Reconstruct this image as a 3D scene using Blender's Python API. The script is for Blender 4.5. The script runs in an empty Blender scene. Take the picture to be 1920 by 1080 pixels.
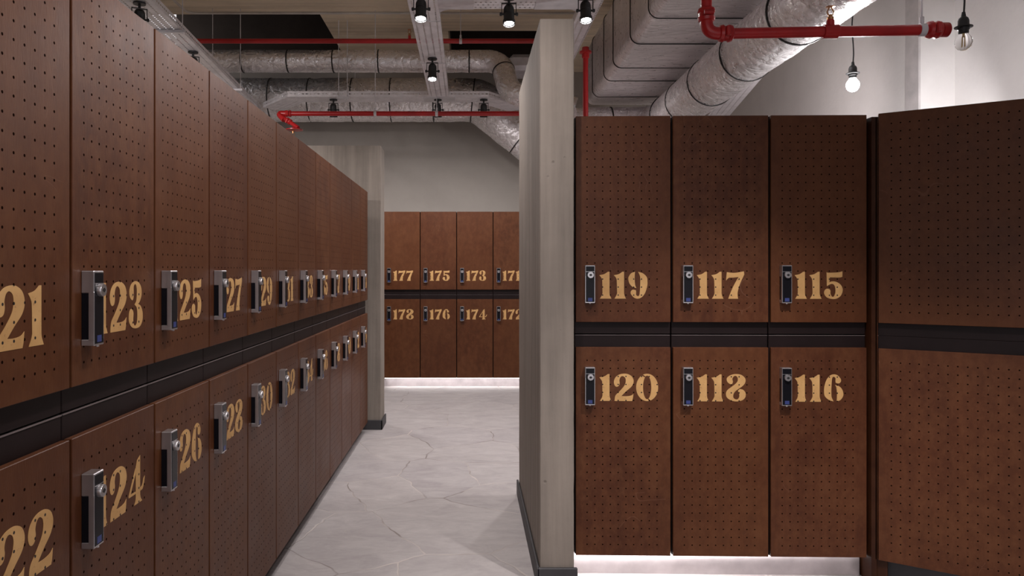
import bpy, bmesh, math, random
from mathutils import Vector, Matrix, noise

random.seed(7)
scene = bpy.context.scene
COL = scene.collection
EYE = 1.28            # camera height; x right, y into the room, z up
PI = math.pi

# ------------------------------------------------------------------ camera
cam_d = bpy.data.cameras.new('camera')
cam_d.sensor_width = 36.0
cam_d.lens = 36.0 * 1395 / 1920
cam_d.shift_x = 81 / 1920
cam_d.shift_y = -34 / 1920
cam_d.clip_start = 0.05
cam = bpy.data.objects.new('camera', cam_d)
cam.location = (0, 0, EYE)
cam.rotation_euler = (PI / 2, 0, 0)
COL.objects.link(cam)
scene.camera = cam

# ------------------------------------------------------------------ world, exposure
w = bpy.data.worlds.new('world')
scene.world = w
w.use_nodes = True
w.node_tree.nodes['Background'].inputs[0].default_value = (0.75, 0.72, 0.74, 1)
w.node_tree.nodes['Background'].inputs[1].default_value = 0.6
scene.view_settings.view_transform = 'Standard'
scene.view_settings.look = 'None'
scene.view_settings.gamma = 1
scene.view_settings.use_curve_mapping = False
scene.view_settings.exposure = 1.0
scene.cycles.max_bounces = 10
scene.cycles.diffuse_bounces = 5
scene.cycles.glossy_bounces = 4

# ------------------------------------------------------------------ lights
WHITE = (1.0, 0.93, 0.92)


def spot(loc, to, watts, deg=70, blend=0.6, color=WHITE, size=0.03):
    d = bpy.data.lights.new('spot_light', 'SPOT')
    d.energy = watts
    d.spot_size = math.radians(deg)
    d.spot_blend = blend
    d.color = color
    d.shadow_soft_size = size
    o = bpy.data.objects.new('spot_light', d)
    o.location = loc
    o.rotation_euler = (Vector(to) - Vector(loc)).to_track_quat('-Z', 'Y').to_euler()
    COL.objects.link(o)
    return o


def strip_light(loc, sx, sy, watts, rot=(0, 0, 0), color=(1.0, 0.96, 0.95)):
    d = bpy.data.lights.new('strip_light', 'AREA')
    d.shape = 'RECTANGLE'
    d.size, d.size_y = sx, sy
    d.energy = watts
    d.color = color
    o = bpy.data.objects.new('strip_light', d)
    o.location = loc
    o.rotation_euler = rot
    COL.objects.link(o)
    return o


# ceiling spots of the track above and behind the camera, then an added fill
spot((0.04, 2.3, 2.72), (-0.62, 3.0, 0.6), 28, 140, 1.0)
spot((0.10, 1.4, 2.72), (-0.60, 1.9, 0.7), 25, 140, 1.0)
spot((0.10, 0.0, 2.72), (-0.50, 0.9, 0.6), 22, 140, 1.0)
spot((1.10, 1.85, 2.66), (1.08, 2.65, 0.0), 85, 62, 0.7)
spot((1.95, 1.60, 2.60), (2.00, 2.22, 0.0), 55, 62, 0.7)
spot((0.74, 5.5, 2.72), (1.15, 5.8, 0.0), 45, 150, 1.0)  # no fixture; added to brighten the floor and ducts behind the lockers
# spot behind the angled lockers, washing the plaster wall
spot((2.50, 3.80, 1.75), (2.90, 4.70, 2.20), 30, 60, 1.0, (1, 1, 1))
spot((1.90, 4.9, 2.40), (2.82, 6.2, 2.3), 16, 120, 1.0)  # added fill with no fixture, brightens the far right wall
# added fill spot for the concrete wall front, then LED strips below the lockers
spot((0.10, 1.55, 2.72), (0.36, 3.0, 1.9), 4, 40, 1.0)
strip_light((0.95, 3.125, 0.088), 1.1, 0.02, 0.8)
strip_light((-0.13, 8.145, 0.090), 1.5, 0.02, 1.0)

# ------------------------------------------------------------------ materials


def new_mat(name):
    m = bpy.data.materials.new(name)
    m.use_nodes = True
    nt = m.node_tree
    nt.nodes.clear()
    out = nt.nodes.new('ShaderNodeOutputMaterial')
    b = nt.nodes.new('ShaderNodeBsdfPrincipled')
    nt.links.new(b.outputs[0], out.inputs[0])
    return m, nt, b


class NT:
    """small helper for node graphs"""

    def __init__(s, nt):
        s.nt = nt

    def put(s, sock, v):
        if v is None:
            return
        if isinstance(v, bpy.types.NodeSocket):
            s.nt.links.new(v, sock)
        else:
            sock.default_value = v

    def m(s, op, a, b=None, c=None):
        n = s.nt.nodes.new('ShaderNodeMath')
        n.operation = op
        for i, v in enumerate((a, b, c)):
            s.put(n.inputs[i], v)
        return n.outputs[0]

    def coords(s, kind='Object'):
        return s.nt.nodes.new('ShaderNodeTexCoord').outputs[kind]

    def sep(s, v):
        n = s.nt.nodes.new('ShaderNodeSeparateXYZ')
        s.put(n.inputs[0], v)
        return n.outputs

    def mapping(s, v, scale=(1, 1, 1), loc=(0, 0, 0), rot=(0, 0, 0)):
        n = s.nt.nodes.new('ShaderNodeMapping')
        s.put(n.inputs['Vector'], v)
        n.inputs['Scale'].default_value = scale
        s.put(n.inputs['Location'], loc)
        n.inputs['Rotation'].default_value = rot
        return n.outputs[0]

    def noise(s, v, scale, detail=4, rough=0.55, out='Fac', dist=0.0):
        n = s.nt.nodes.new('ShaderNodeTexNoise')
        s.put(n.inputs['Vector'], v)
        n.inputs['Scale'].default_value = scale
        n.inputs['Detail'].default_value = detail
        n.inputs['Roughness'].default_value = rough
        n.inputs['Distortion'].default_value = dist
        return n.outputs[out]

    def voro(s, v, scale, feature='F1', out='Distance', dims='3D'):
        n = s.nt.nodes.new('ShaderNodeTexVoronoi')
        n.voronoi_dimensions = dims
        n.feature = feature
        s.put(n.inputs['Vector'], v)
        n.inputs['Scale'].default_value = scale
        return n.outputs[out]

    def ramp(s, f, stops):
        n = s.nt.nodes.new('ShaderNodeValToRGB')
        s.put(n.inputs[0], f)
        e = n.color_ramp.elements
        while len(e) < len(stops):
            e.new(0.5)
        for i, (p, c) in enumerate(stops):
            e[i].position = p
            e[i].color = c if len(c) == 4 else (*c, 1)
        return n.outputs[0]

    def mix(s, f, a, b, mode='MIX'):
        n = s.nt.nodes.new('ShaderNodeMix')
        n.data_type = 'RGBA'
        n.blend_type = mode
        s.put(n.inputs[0], f)
        for i, v in ((6, a), (7, b)):
            if isinstance(v, tuple) and len(v) == 3:
                v = (*v, 1)
            s.put(n.inputs[i], v)
        return n.outputs[2]

    def bump(s, h, strength=0.3, dist=0.01):
        n = s.nt.nodes.new('ShaderNodeBump')
        n.inputs['Strength'].default_value = strength
        n.inputs['Distance'].default_value = dist
        s.put(n.inputs['Height'], h)
        return n.outputs[0]

    def rnd(s):
        return s.nt.nodes.new('ShaderNodeObjectInfo').outputs['Random']

    def add(s, a, b):
        n = s.nt.nodes.new('ShaderNodeVectorMath')
        n.operation = 'ADD'
        s.put(n.inputs[0], a)
        s.put(n.inputs[1], b)
        return n.outputs[0]

    def comb(s, x, y, z):
        n = s.nt.nodes.new('ShaderNodeCombineXYZ')
        for i, v in enumerate((x, y, z)):
            s.put(n.inputs[i], v)
        return n.outputs[0]


def plain(name, color, rough=0.5, metal=0.0, spec=0.5, bump=0.0, bscale=60):
    m, nt, b = new_mat(name)
    g = NT(nt)
    co = g.coords()
    f = g.noise(co, 9.0, 4)
    dark = tuple(c * 0.82 for c in color)
    lite = tuple(min(1, c * 1.12) for c in color)
    nt.links.new(g.ramp(f, [(0.3, dark), (0.7, lite)]), b.inputs['Base Color'])
    b.inputs['Roughness'].default_value = rough
    b.inputs['Metallic'].default_value = metal
    b.inputs['Specular IOR Level'].default_value = spec
    if bump:
        nt.links.new(g.bump(g.noise(co, bscale, 5), bump, 0.004), b.inputs['Normal'])
    return m


def emit(name, color, strength):
    m, nt, b = new_mat(name)
    b.inputs['Base Color'].default_value = (*color, 1)
    b.inputs['Emission Color'].default_value = (*color, 1)
    b.inputs['Emission Strength'].default_value = strength
    return m


HX0, HZ0, HPX, HPZ, HR = 0.0505, 0.0455, 0.032, 0.0331, 0.0029


def hole_mask(g, ncol, nrow=24):
    x, y, z = g.sep(g.coords())
    def axis(v, o, p, n):
        i = g.m('ROUND', g.m('DIVIDE', g.m('SUBTRACT', v, o), p))
        i = g.m('MINIMUM', g.m('MAXIMUM', i, 0.0), float(n - 1))
        return g.m('SUBTRACT', v, g.m('ADD', g.m('MULTIPLY', i, p), o))
    dx = axis(x, HX0, HPX, ncol)
    dz = axis(z, HZ0, HPZ, nrow)
    d = g.m('SQRT', g.m('ADD', g.m('MULTIPLY', dx, dx), g.m('MULTIPLY', dz, dz)))
    return g.m('LESS_THAN', d, HR), d


def wood_mat(name, ncol, holes=True, stain=1.0):
    m, nt, b = new_mat(name)
    g = NT(nt)
    co = g.coords()
    r = g.rnd()
    off = g.comb(g.m('MULTIPLY', r, 37.0), g.m('MULTIPLY', r, 11.0), g.m('MULTIPLY', r, 53.0))
    v = g.add(co, off)
    streak = g.noise(g.mapping(v, (7, 7, 1.1)), 2.2, 5, 0.6, dist=0.6)
    blot = g.noise(v, 3.2, 4, 0.6)
    fine = g.noise(g.mapping(v, (60, 60, 9)), 4.0, 3, 0.6)
    base = g.ramp(streak, [(0.25, (0.060, 0.0182, 0.0075)), (0.5, (0.085, 0.0270, 0.0105)), (0.75, (0.112, 0.038, 0.0145))])
    base = g.mix(g.m('MULTIPLY', g.ramp(blot, [(0.42, (0, 0, 0)), (0.66, (1, 1, 1))]), 0.6), base, (0.135, 0.050, 0.018))
    mott = g.noise(g.mapping(v, (1, 1, 0.7)), 26, 6, 0.72)
    base = g.mix(g.m('MULTIPLY', fine, 0.25), base, (0.040, 0.012, 0.006))
    base = g.mix(g.m('MULTIPLY', g.ramp(mott, [(0.46, (0, 0, 0)), (0.70, (1, 1, 1))]), 0.40), base, (0.155, 0.066, 0.028))
    base = g.mix(g.m('MULTIPLY', g.ramp(mott, [(0.30, (1, 1, 1)), (0.50, (0, 0, 0))]), 0.35), base, (0.038, 0.012, 0.006))
    # scuffs: thin pale scratches
    sc = g.voro(g.mapping(g.add(v, g.noise(v, 2.0, 2, out='Color')), (2.2, 2.2, 1.2)), 2.0, 'DISTANCE_TO_EDGE')
    scr = g.m('MULTIPLY', g.m('LESS_THAN', sc, 0.004), g.m('GREATER_THAN', g.noise(v, 4.5, 2), 0.62))
    base = g.mix(g.m('MULTIPLY', scr, 0.22), base, (0.26, 0.14, 0.09))
    # per door tint
    base = g.mix(g.m('MULTIPLY', r, 0.40), base, (0.056, 0.016, 0.008))
    base = g.mix(g.m('MULTIPLY', g.m('FRACT', g.m('MULTIPLY', r, 7.31)), 0.45), base, (0.100, 0.033, 0.0095))
    if holes:
        mask, d = hole_mask(g, ncol)
        base = g.mix(mask, base, (0.010, 0.0045, 0.003))
        nt.links.new(g.bump(g.m('ADD', fine, g.m('MULTIPLY', streak, 1.5)), 0.25, 0.0012), b.inputs['Normal'])
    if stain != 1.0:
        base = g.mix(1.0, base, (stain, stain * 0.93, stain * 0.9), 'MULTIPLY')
    nt.links.new(base, b.inputs['Base Color'])
    nt.links.new(g.ramp(blot, [(0.3, (0.38,) * 3), (0.75, (0.52,) * 3)]), b.inputs['Roughness'])
    if holes:
        nt.links.new(g.m('MULTIPLY', g.m('SUBTRACT', 1.0, mask), 0.22), b.inputs['Specular IOR Level'])
    else:
        b.inputs['Specular IOR Level'].default_value = 0.22
    return m


def paint_mat(name):
    m, nt, b = new_mat(name)
    g = NT(nt)
    co = g.coords()
    mask, d = hole_mask(g, 10)
    f = g.noise(co, 90, 4, 0.7)
    f2 = g.noise(co, 12, 3)
    base = g.ramp(f2, [(0.3, (0.49, 0.275, 0.098)), (0.7, (0.62, 0.37, 0.145))])
    base = g.mix(g.ramp(f, [(0.60, (0, 0, 0)), (0.74, (0.8, 0.8, 0.8))]), base, (0.22, 0.095, 0.04))
    base = g.mix(mask, base, (0.010, 0.005, 0.003))
    nt.links.new(base, b.inputs['Base Color'])
    b.inputs['Roughness'].default_value = 0.6
    return m


def concrete_mat(name, base_c, boards=False, horizontal=False):
    m, nt, b = new_mat(name)
    g = NT(nt)
    co = g.coords()
    big = g.noise(co, 1.6, 5, 0.6)
    mid = g.noise(co, 11, 6, 0.65)
    pit = g.voro(co, 16, 'F1')
    pits = g.ramp(pit, [(0.0, (1, 1, 1)), (0.13, (0, 0, 0))])
    pits = g.m('MULTIPLY', pits, g.m('GREATER_THAN', g.noise(co, 5, 2), 0.58))
    c0 = tuple(c * 0.72 for c in base_c)
    c1 = tuple(min(1, c * 1.15) for c in base_c)
    col = g.ramp(big, [(0.3, c0), (0.7, c1)])
    col = g.mix(0.35, col, g.ramp(mid, [(0.3, c0), (0.7, c1)]))
    col = g.mix(g.m('MULTIPLY', pits, 0.75), col, tuple(c * 0.35 for c in base_c))
    h = g.m('SUBTRACT', g.m('MULTIPLY', mid, 0.5), pits)
    if boards:
        sc = (1, 1, 0.05) if not horizontal else (0.25, 6, 1)
        st = g.noise(g.mapping(co, sc), 18 if not horizontal else 3, 4, 0.6)
        col = g.mix(0.45, col, g.ramp(st, [(0.35, tuple(c * 0.6 for c in base_c)), (0.65, c1)]))
        h = g.m('ADD', h, g.m('MULTIPLY', st, 1.2))
    nt.links.new(col, b.inputs['Base Color'])
    b.inputs['Roughness'].default_value = 0.85
    b.inputs['Specular IOR Level'].default_value = 0.25
    nt.links.new(g.bump(h, 0.45, 0.006), b.inputs['Normal'])
    return m


def plaster_mat(name, c):
    m, nt, b = new_mat(name)
    g = NT(nt)
    co = g.coords()
    big = g.noise(co, 1.1, 5, 0.6)
    mid = g.noise(co, 7, 6, 0.6)
    col = g.ramp(big, [(0.3, tuple(x * 0.88 for x in c)), (0.7, tuple(min(1, x * 1.06) for x in c))])
    col = g.mix(0.25, col, g.ramp(mid, [(0.3, tuple(x * 0.8 for x in c)), (0.7, c)]))
    nt.links.new(col, b.inputs['Base Color'])
    b.inputs['Roughness'].default_value = 0.8
    b.inputs['Specular IOR Level'].default_value = 0.25
    nt.links.new(g.bump(g.m('ADD', mid, g.noise(co, 40, 4)), 0.25, 0.004), b.inputs['Normal'])
    return m


def floor_mat(name):
    m, nt, b = new_mat(name)
    g = NT(nt)
    co = g.coords()
    warp = g.noise(co, 2.3, 3, 0.55, out='Color')
    v = g.add(co, g.mapping(warp, (0.16, 0.16, 0.0)))
    edge = g.voro(v, 1.75, 'DISTANCE_TO_EDGE', dims='2D')
    cell = g.voro(v, 1.75, 'F1', 'Color', dims='2D')
    cv = g.sep(cell)[0]
    big = g.noise(co, 1.3, 5, 0.6)
    mid = g.noise(co, 6, 6, 0.65)
    col = g.ramp(big, [(0.3, (0.36, 0.33, 0.325)), (0.7, (0.47, 0.44, 0.435))])
    col = g.mix(0.4, col, g.ramp(mid, [(0.3, (0.33, 0.30, 0.30)), (0.7, (0.50, 0.47, 0.465))]))
    cv2 = g.sep(cell)[1]
    col = g.mix(g.m('MULTIPLY', g.m('POWER', cv, 2.0), 0.42), col, (0.29, 0.265, 0.285))
    col = g.mix(g.m('MULTIPLY', g.m('POWER', cv2, 2.0), 0.40), col, (0.50, 0.455, 0.43))
    fine = g.noise(g.mapping(co, (1, 2.2, 1)), 17, 5, 0.7)
    col = g.mix(0.22, col, g.ramp(fine, [(0.3, (0.25, 0.225, 0.225)), (0.7, (0.58, 0.54, 0.53))]))
    flake = g.noise(g.mapping(g.add(co, g.mapping(cell, (3, 3, 0))), (1.0, 1.9, 1)), 4.2, 6, 0.72, dist=0.8)
    col = g.mix(0.42, col, g.ramp(flake, [(0.34, (0.29, 0.265, 0.27)), (0.5, (0.42, 0.39, 0.385)), (0.66, (0.53, 0.50, 0.485))]))
    col = g.mix(1.0, col, (0.92, 0.92, 0.925), 'MULTIPLY')
    joint = g.ramp(edge, [(0.003, (1, 1, 1)), (0.011, (0, 0, 0))])
    jv = g.noise(co, 2.1, 2)
    jc = g.ramp(jv, [(0.42, (0.20, 0.17, 0.155)), (0.50, (0.40, 0.36, 0.34)), (0.62, (0.54, 0.49, 0.455))])
    col = g.mix(g.m('MULTIPLY', joint, g.ramp(g.noise(co, 3.7, 2), [(0.36, (0.28,) * 3), (0.58, (1.0,) * 3)])), col, jc)
    nt.links.new(col, b.inputs['Base Color'])
    nt.links.new(g.ramp(mid, [(0.3, (0.5,) * 3), (0.7, (0.68,) * 3)]), b.inputs['Roughness'])
    b.inputs['Specular IOR Level'].default_value = 0.4
    h = g.m('SUBTRACT', g.m('MULTIPLY', mid, 0.6), joint)
    nt.links.new(g.bump(h, 0.3, 0.006), b.inputs['Normal'])
    return m


def foil_mat(name, c=(0.95, 0.915, 0.93), rough=0.22, stretch=(1, 1, 1), bump=0.6, metal=0.78):
    m, nt, b = new_mat(name)
    g = NT(nt)
    co = g.mapping(g.coords(), stretch)
    wr = g.voro(g.add(co, g.mapping(g.noise(co, 7, 3, out='Color'), (0.12,) * 3)), 13, 'DISTANCE_TO_EDGE')
    n1 = g.noise(co, 22, 5, 0.65, dist=1.2)
    n2 = g.noise(co, 5, 3)
    h = g.m('ADD', g.m('MULTIPLY', g.m('MINIMUM', wr, 0.25), 1.6), g.m('ADD', g.m('MULTIPLY', n1, 0.7), n2))
    nt.links.new(g.bump(h, bump, 0.016), b.inputs['Normal'])
    nt.links.new(g.ramp(n2, [(0.3, tuple(x * 0.8 for x in c)), (0.7, c)]), b.inputs['Base Color'])
    b.inputs['Metallic'].default_value = metal
    nt.links.new(g.ramp(n1, [(0.3, (rough,) * 3), (0.7, (rough + 0.16,) * 3)]), b.inputs['Roughness'])
    return m


def perforated_mat(name, pu, pv, au, av, c=(0.86, 0.83, 0.865)):
    """galvanised sheet with real see-through holes, laid out along the strip"""
    m, nt, b = new_mat(name)
    g = NT(nt)
    u, v, _ = g.sep(g.coords('UV'))
    row = g.m('FLOOR', g.m('DIVIDE', v, pv))
    fu = g.m('MULTIPLY', g.m('SUBTRACT', g.m('FRACT', g.m('ADD', g.m('DIVIDE', u, pu), g.m('MULTIPLY', row, 0.5))), 0.5), pu)
    fv = g.m('MULTIPLY', g.m('SUBTRACT', g.m('FRACT', g.m('DIVIDE', v, pv)), 0.5), pv)
    a = g.m('DIVIDE', fu, au)
    e = g.m('DIVIDE', fv, av)
    hole = g.m('LESS_THAN', g.m('ADD', g.m('MULTIPLY', a, a), g.m('MULTIPLY', e, e)), 1.0)
    co = g.coords()
    n = g.noise(co, 14, 4)
    nt.links.new(g.ramp(n, [(0.3, tuple(x * 0.8 for x in c)), (0.7, c)]), b.inputs['Base Color'])
    b.inputs['Metallic'].default_value = 0.15
    b.inputs['Roughness'].default_value = 0.5
    tr = nt.nodes.new('ShaderNodeBsdfTransparent')
    mx = nt.nodes.new('ShaderNodeMixShader')
    nt.links.new(hole, mx.inputs[0])
    nt.links.new(b.outputs[0], mx.inputs[1])
    nt.links.new(tr.outputs[0], mx.inputs[2])
    out = [n for n in nt.nodes if n.type == 'OUTPUT_MATERIAL'][0]
    nt.links.new(mx.outputs[0], out.inputs[0])
    return m


M = {
    'wood': wood_mat('stained_perforated_plywood', 10),
    'wood_wide': wood_mat('stained_perforated_plywood_wide', 16),
    'wood_far': wood_mat('stained_plywood', 1, False),
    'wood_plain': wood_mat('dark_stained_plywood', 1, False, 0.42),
    'paint': paint_mat('gold_stencil_paint'),
    'carcass': plain('dark_brown_laminate', (0.013, 0.0075, 0.0078), 0.45, 0.0, 0.18),
    'chrome': plain('satin_chrome', (0.62, 0.60, 0.62), 0.28, 0.9),
    'black_gloss': plain('black_plastic', (0.006, 0.006, 0.009), 0.25, 0.0, 0.2),
    'black': plain('matt_black_metal', (0.012, 0.012, 0.013), 0.5),
    'sticker': plain('blue_sticker', (0.035, 0.05, 0.17), 0.4, 0.0, 0.3),
    'concrete': concrete_mat('raw_concrete', (0.275, 0.238, 0.205), True),
    'concrete_ceiling': concrete_mat('board_marked_concrete', (0.68, 0.575, 0.43), True, True),
    'void': concrete_mat('shade_dark_soffit', (0.050, 0.038, 0.031)),  # shade of the deep recess put into the colour
    'plaster': plaster_mat('plaster', (0.36, 0.33, 0.30)),
    'plaster_light': plaster_mat('light_plaster', (0.60, 0.565, 0.56)),
    'dull_edge': plain('dull_highlight_edge', (0.16, 0.13, 0.13), 0.5),
    'shade_band': plain('grey_shade_band', (0.46, 0.42, 0.42), 0.6),
    'floor': floor_mat('crazy_paving'),
    'slate': plain('slate_baseboard', (0.040, 0.038, 0.042), 0.6, bump=0.2),
    'stone': plain('polished_pale_stone', (0.52, 0.47, 0.48), 0.18, 0.3, bump=0.25, bscale=14),
    'foil': foil_mat('crinkled_foil'),
    'foil_flat': foil_mat('stretched_foil', (0.90, 0.86, 0.875), 0.24, (0.45, 1.3, 1.0), 0.30, 0.5),
    'red': plain('red_pipe_enamel', (0.40, 0.010, 0.012), 0.35),
    'brass': plain('brass', (0.45, 0.22, 0.10), 0.3, 0.9),
    'galv': plain('galvanised_steel', (0.66, 0.64, 0.67), 0.45, 0.25),
    'tray': perforated_mat('perforated_tray_sheet', 0.030, 0.045, 0.0075, 0.0060),
    'rail': perforated_mat('perforated_tray_rail', 0.034, 0.06, 0.0115, 0.0065),
    'conduit': plain('pale_conduit', (0.42, 0.38, 0.34), 0.5),
    'tape': plain('black_strap', (0.012, 0.010, 0.010), 0.5),
    'lens': emit('lit_lens', (1.0, 0.97, 0.95), 26.0),
    'bulb_on': emit('lit_bulb', (1.0, 0.97, 0.97), 40.0),
    'led': emit('lit_led_strip', (1.0, 0.96, 0.95), 3.0),
    'filament': plain('filament', (0.55, 0.40, 0.20), 0.5),
}
gm, gnt, gb = new_mat('clear_bulb_glass')
gb.inputs['Base Color'].default_value = (1, 1, 1, 1)
gb.inputs['Transmission Weight'].default_value = 1.0
gb.inputs['Roughness'].default_value = 0.02
gb.inputs['IOR'].default_value = 1.12
M['glass'] = gm

# ------------------------------------------------------------------ mesh helpers


def obj(name, bm, mat, parent=None, smooth=35, loc=None):
    me = bpy.data.meshes.new(name)
    bmesh.ops.recalc_face_normals(bm, faces=bm.faces)
    bm.to_mesh(me)
    bm.free()
    me.materials.append(M[mat])
    if smooth:
        me.shade_smooth()
        me.set_sharp_from_angle(angle=math.radians(smooth))
    return link(name, me, parent, loc)


def link(name, me, parent=None, loc=None):
    o = bpy.data.objects.new(name, me)
    COL.objects.link(o)
    if parent is not None:
        o.parent = parent
    if loc is not None:
        o.location = loc
    return o


def tag(o, label, cat, group=None):
    o['label'] = label
    o['category'] = cat
    if group:
        o['group'] = group
    return o


def thing(name, label, cat, loc=(0, 0, 0), rotz=0.0, group=None):
    o = link(name, None)
    o.location = loc
    o.rotation_euler = (0, 0, rotz)
    o.empty_display_size = 0.1
    return tag(o, label, cat, group)


def struct(o):
    o['kind'] = 'structure'
    return o


def copy_tree(o, parent=None):
    c = o.copy()
    COL.objects.link(c)
    if parent is not None:
        c.parent = parent
    for ch in list(o.children):
        copy_tree(ch, c)
    return c


def box(bm, x0, x1, y0, y1, z0, z1, bev=0.0, mat=None, seg=1):
    vs = [Vector((x, y, z)) for x in (x0, x1) for y in (y0, y1) for z in (z0, z1)]
    if mat is not None:
        vs = [mat @ v for v in vs]
    b = [bm.verts.new(v) for v in vs]
    fs = [bm.faces.new([b[i] for i in f]) for f in
          ((0, 1, 3, 2), (4, 6, 7, 5), (0, 4, 5, 1), (2, 3, 7, 6), (0, 2, 6, 4), (1, 5, 7, 3))]
    if bev:
        es = list({e for f in fs for e in f.edges})
        bmesh.ops.bevel(bm, geom=es, offset=bev, segments=seg, profile=0.5, affect='EDGES')
    return bm


def frame_of(d):
    d = d.normalized()
    up = Vector((0, 0, 1)) if abs(d.z) < 0.95 else Vector((1, 0, 0))
    a = d.cross(up).normalized()
    return a, a.cross(d).normalized()


def sweep(bm, pts, r, seg=16, caps=True, wob=0.0, wfreq=9.0):
    """tube through points; r is one radius or one per point"""
    pts = [Vector(p) for p in pts]
    rs = r if isinstance(r, (list, tuple)) else [r] * len(pts)
    rings = []
    a = None
    for i, p in enumerate(pts):
        d = (pts[min(i + 1, len(pts) - 1)] - pts[max(i - 1, 0)]).normalized()
        if a is None:
            a, b = frame_of(d)
        else:
            a = (a - d * a.dot(d)).normalized()
            b = a.cross(d).normalized()
        ring = []
        for k in range(seg):
            t = 2 * PI * k / seg
            q = p + (a * math.cos(t) + b * math.sin(t)) * rs[i]
            if wob:
                n = noise.noise(q * wfreq) + 0.5 * noise.noise(q * wfreq * 2.7)
                q = p + (q - p) * (1 + wob * n)
            ring.append(bm.verts.new(q))
        rings.append(ring)
    for i in range(len(rings) - 1):
        for k in range(seg):
            bm.faces.new((rings[i][k], rings[i][(k + 1) % seg], rings[i + 1][(k + 1) % seg], rings[i + 1][k]))
    if caps:
        bm.faces.new(rings[0][::-1])
        bm.faces.new(rings[-1])
    return bm


def lathe(bm, prof, origin=(0, 0, 0), axis=(0, 0, 1), seg=20):
    """profile of (radius, height) along axis"""
    ax = Vector(axis).normalized()
    a, b = frame_of(ax)
    o = Vector(origin)
    rings = []
    for r, h in prof:
        rings.append([bm.verts.new(o + ax * h + (a * math.cos(2 * PI * k / seg) + b * math.sin(2 * PI * k / seg)) * max(r, 1e-5))
                      for k in range(seg)])
    for i in range(len(rings) - 1):
        for k in range(seg):
            bm.faces.new((rings[i][k], rings[i][(k + 1) % seg], rings[i + 1][(k + 1) % seg], rings[i + 1][k]))
    bm.faces.new(rings[0][::-1])
    bm.faces.new(rings[-1])
    return bm


def smooth_path(pts, step=0.04):
    """Catmull-Rom through the points"""
    pts = [Vector(p) for p in pts]
    P = [pts[0] * 2 - pts[1]] + pts + [pts[-1] * 2 - pts[-2]]
    out = []
    for i in range(1, len(P) - 2):
        p0, p1, p2, p3 = P[i - 1], P[i], P[i + 1], P[i + 2]
        n = max(2, int((p2 - p1).length / step))
        for k in range(n):
            t = k / n
            out.append(0.5 * ((2 * p1) + (p2 - p0) * t + (2 * p0 - 5 * p1 + 4 * p2 - p3) * t * t
                              + (3 * p1 - p0 - 3 * p2 + p3) * t ** 3))
    out.append(pts[-1])
    return out


def fillet_path(pts, rad, step=0.04, n=9):
    """straight runs joined by round bends"""
    pts = [Vector(p) for p in pts]
    out = [pts[0]]
    for i in range(1, len(pts) - 1):
        u = (pts[i - 1] - pts[i]).normalized()
        v = (pts[i + 1] - pts[i]).normalized()
        ang = u.angle(v)
        t = min(rad / math.tan(ang / 2), (pts[i] - pts[i - 1]).length * 0.49, (pts[i + 1] - pts[i]).length * 0.49)
        a, b = pts[i] + u * t, pts[i] + v * t
        for k in range(n + 1):
            s = k / n
            out.append(a * (1 - s) ** 2 + pts[i] * 2 * s * (1 - s) + b * s * s)
    out.append(pts[-1])
    res = [out[0]]
    for q in out[1:]:
        d = q - res[-1]
        k = max(1, int(d.length / step))
        p0 = res[-1].copy()
        for j in range(1, k + 1):
            res.append(p0 + d * (j / k))
    return res


# ------------------------------------------------------------------ the setting
CEIL = 3.58


def slab(name, mat, *bxs, bev=0.0):
    bm = bmesh.new()
    for b in bxs:
        box(bm, *b, bev=bev)
    return struct(obj(name, bm, mat, smooth=0))


slab('floor', 'floor', (-3.4, 3.6, -2.2, 8.9, -0.1, 0.0))
# ceiling slab with two deep openings over the far end
slab('ceiling', 'concrete_ceiling',
     (-3.4, 3.6, -2.2, 6.70, CEIL, CEIL + 0.2),
     (-1.34, -0.20, 6.70, 8.9, CEIL, CEIL + 0.2),
     (-0.20, 1.0, 6.70, 7.16, CEIL, CEIL + 0.2),
     (1.0, 3.6, 6.70, 8.9, CEIL, CEIL + 0.2))
slab('ceiling_shaft', 'void',
     (-3.4, -1.34, 6.70, 8.9, CEIL + 0.75, CEIL + 0.85),
     (-3.4, -1.34, 6.60, 6.70, CEIL + 0.2, CEIL + 0.85),
     (-1.34, -1.24, 6.70, 8.9, CEIL + 0.2, CEIL + 0.85),
     (-0.30, -0.20, 6.70, 8.9, CEIL + 0.2, CEIL + 0.85),
     (-0.20, 1.0, 7.16, 8.9, CEIL + 0.75, CEIL + 0.85),
     (-0.20, 1.0, 7.06, 7.16, CEIL + 0.2, CEIL + 0.85),
     (1.0, 1.1, 7.06, 8.9, CEIL + 0.2, CEIL + 0.85))
slab('wall_back', 'plaster', (-3.4, 3.6, 8.65, 8.9, 0.0, CEIL))
slab('wall_shaft', 'void', (-3.4, 3.6, 8.65, 8.9, CEIL, CEIL + 0.85))
slab('wall_left', 'plaster', (-3.4, -3.2, -2.2, 8.65, 0.0, CEIL))
# added unseen opening, lets the even world background in as fill light
slab('wall_front', 'plaster', (-3.2, -2.2, -2.2, -2.0, 0.0, CEIL), (-2.2, 2.4, -2.2, -2.0, 2.95, CEIL), (2.4, 3.6, -2.2, -2.0, 0.0, CEIL))
# right wall: the far run stands further in than the near run
slab('wall_right', 'plaster_light',
     (2.82, 3.6, 4.80, 8.65, 0.0, CEIL),
     (2.83, 3.6, 4.66, 4.80, 0.0, CEIL),
     (3.045, 3.6, -2.0, 4.66, 0.0, CEIL))

slab('shade_band_1', 'shade_band', (2.816, 2.83, 4.66, 4.80, 0.0, CEIL))  # added grey strip, its colour stands for the shadow band at the corner

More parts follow.
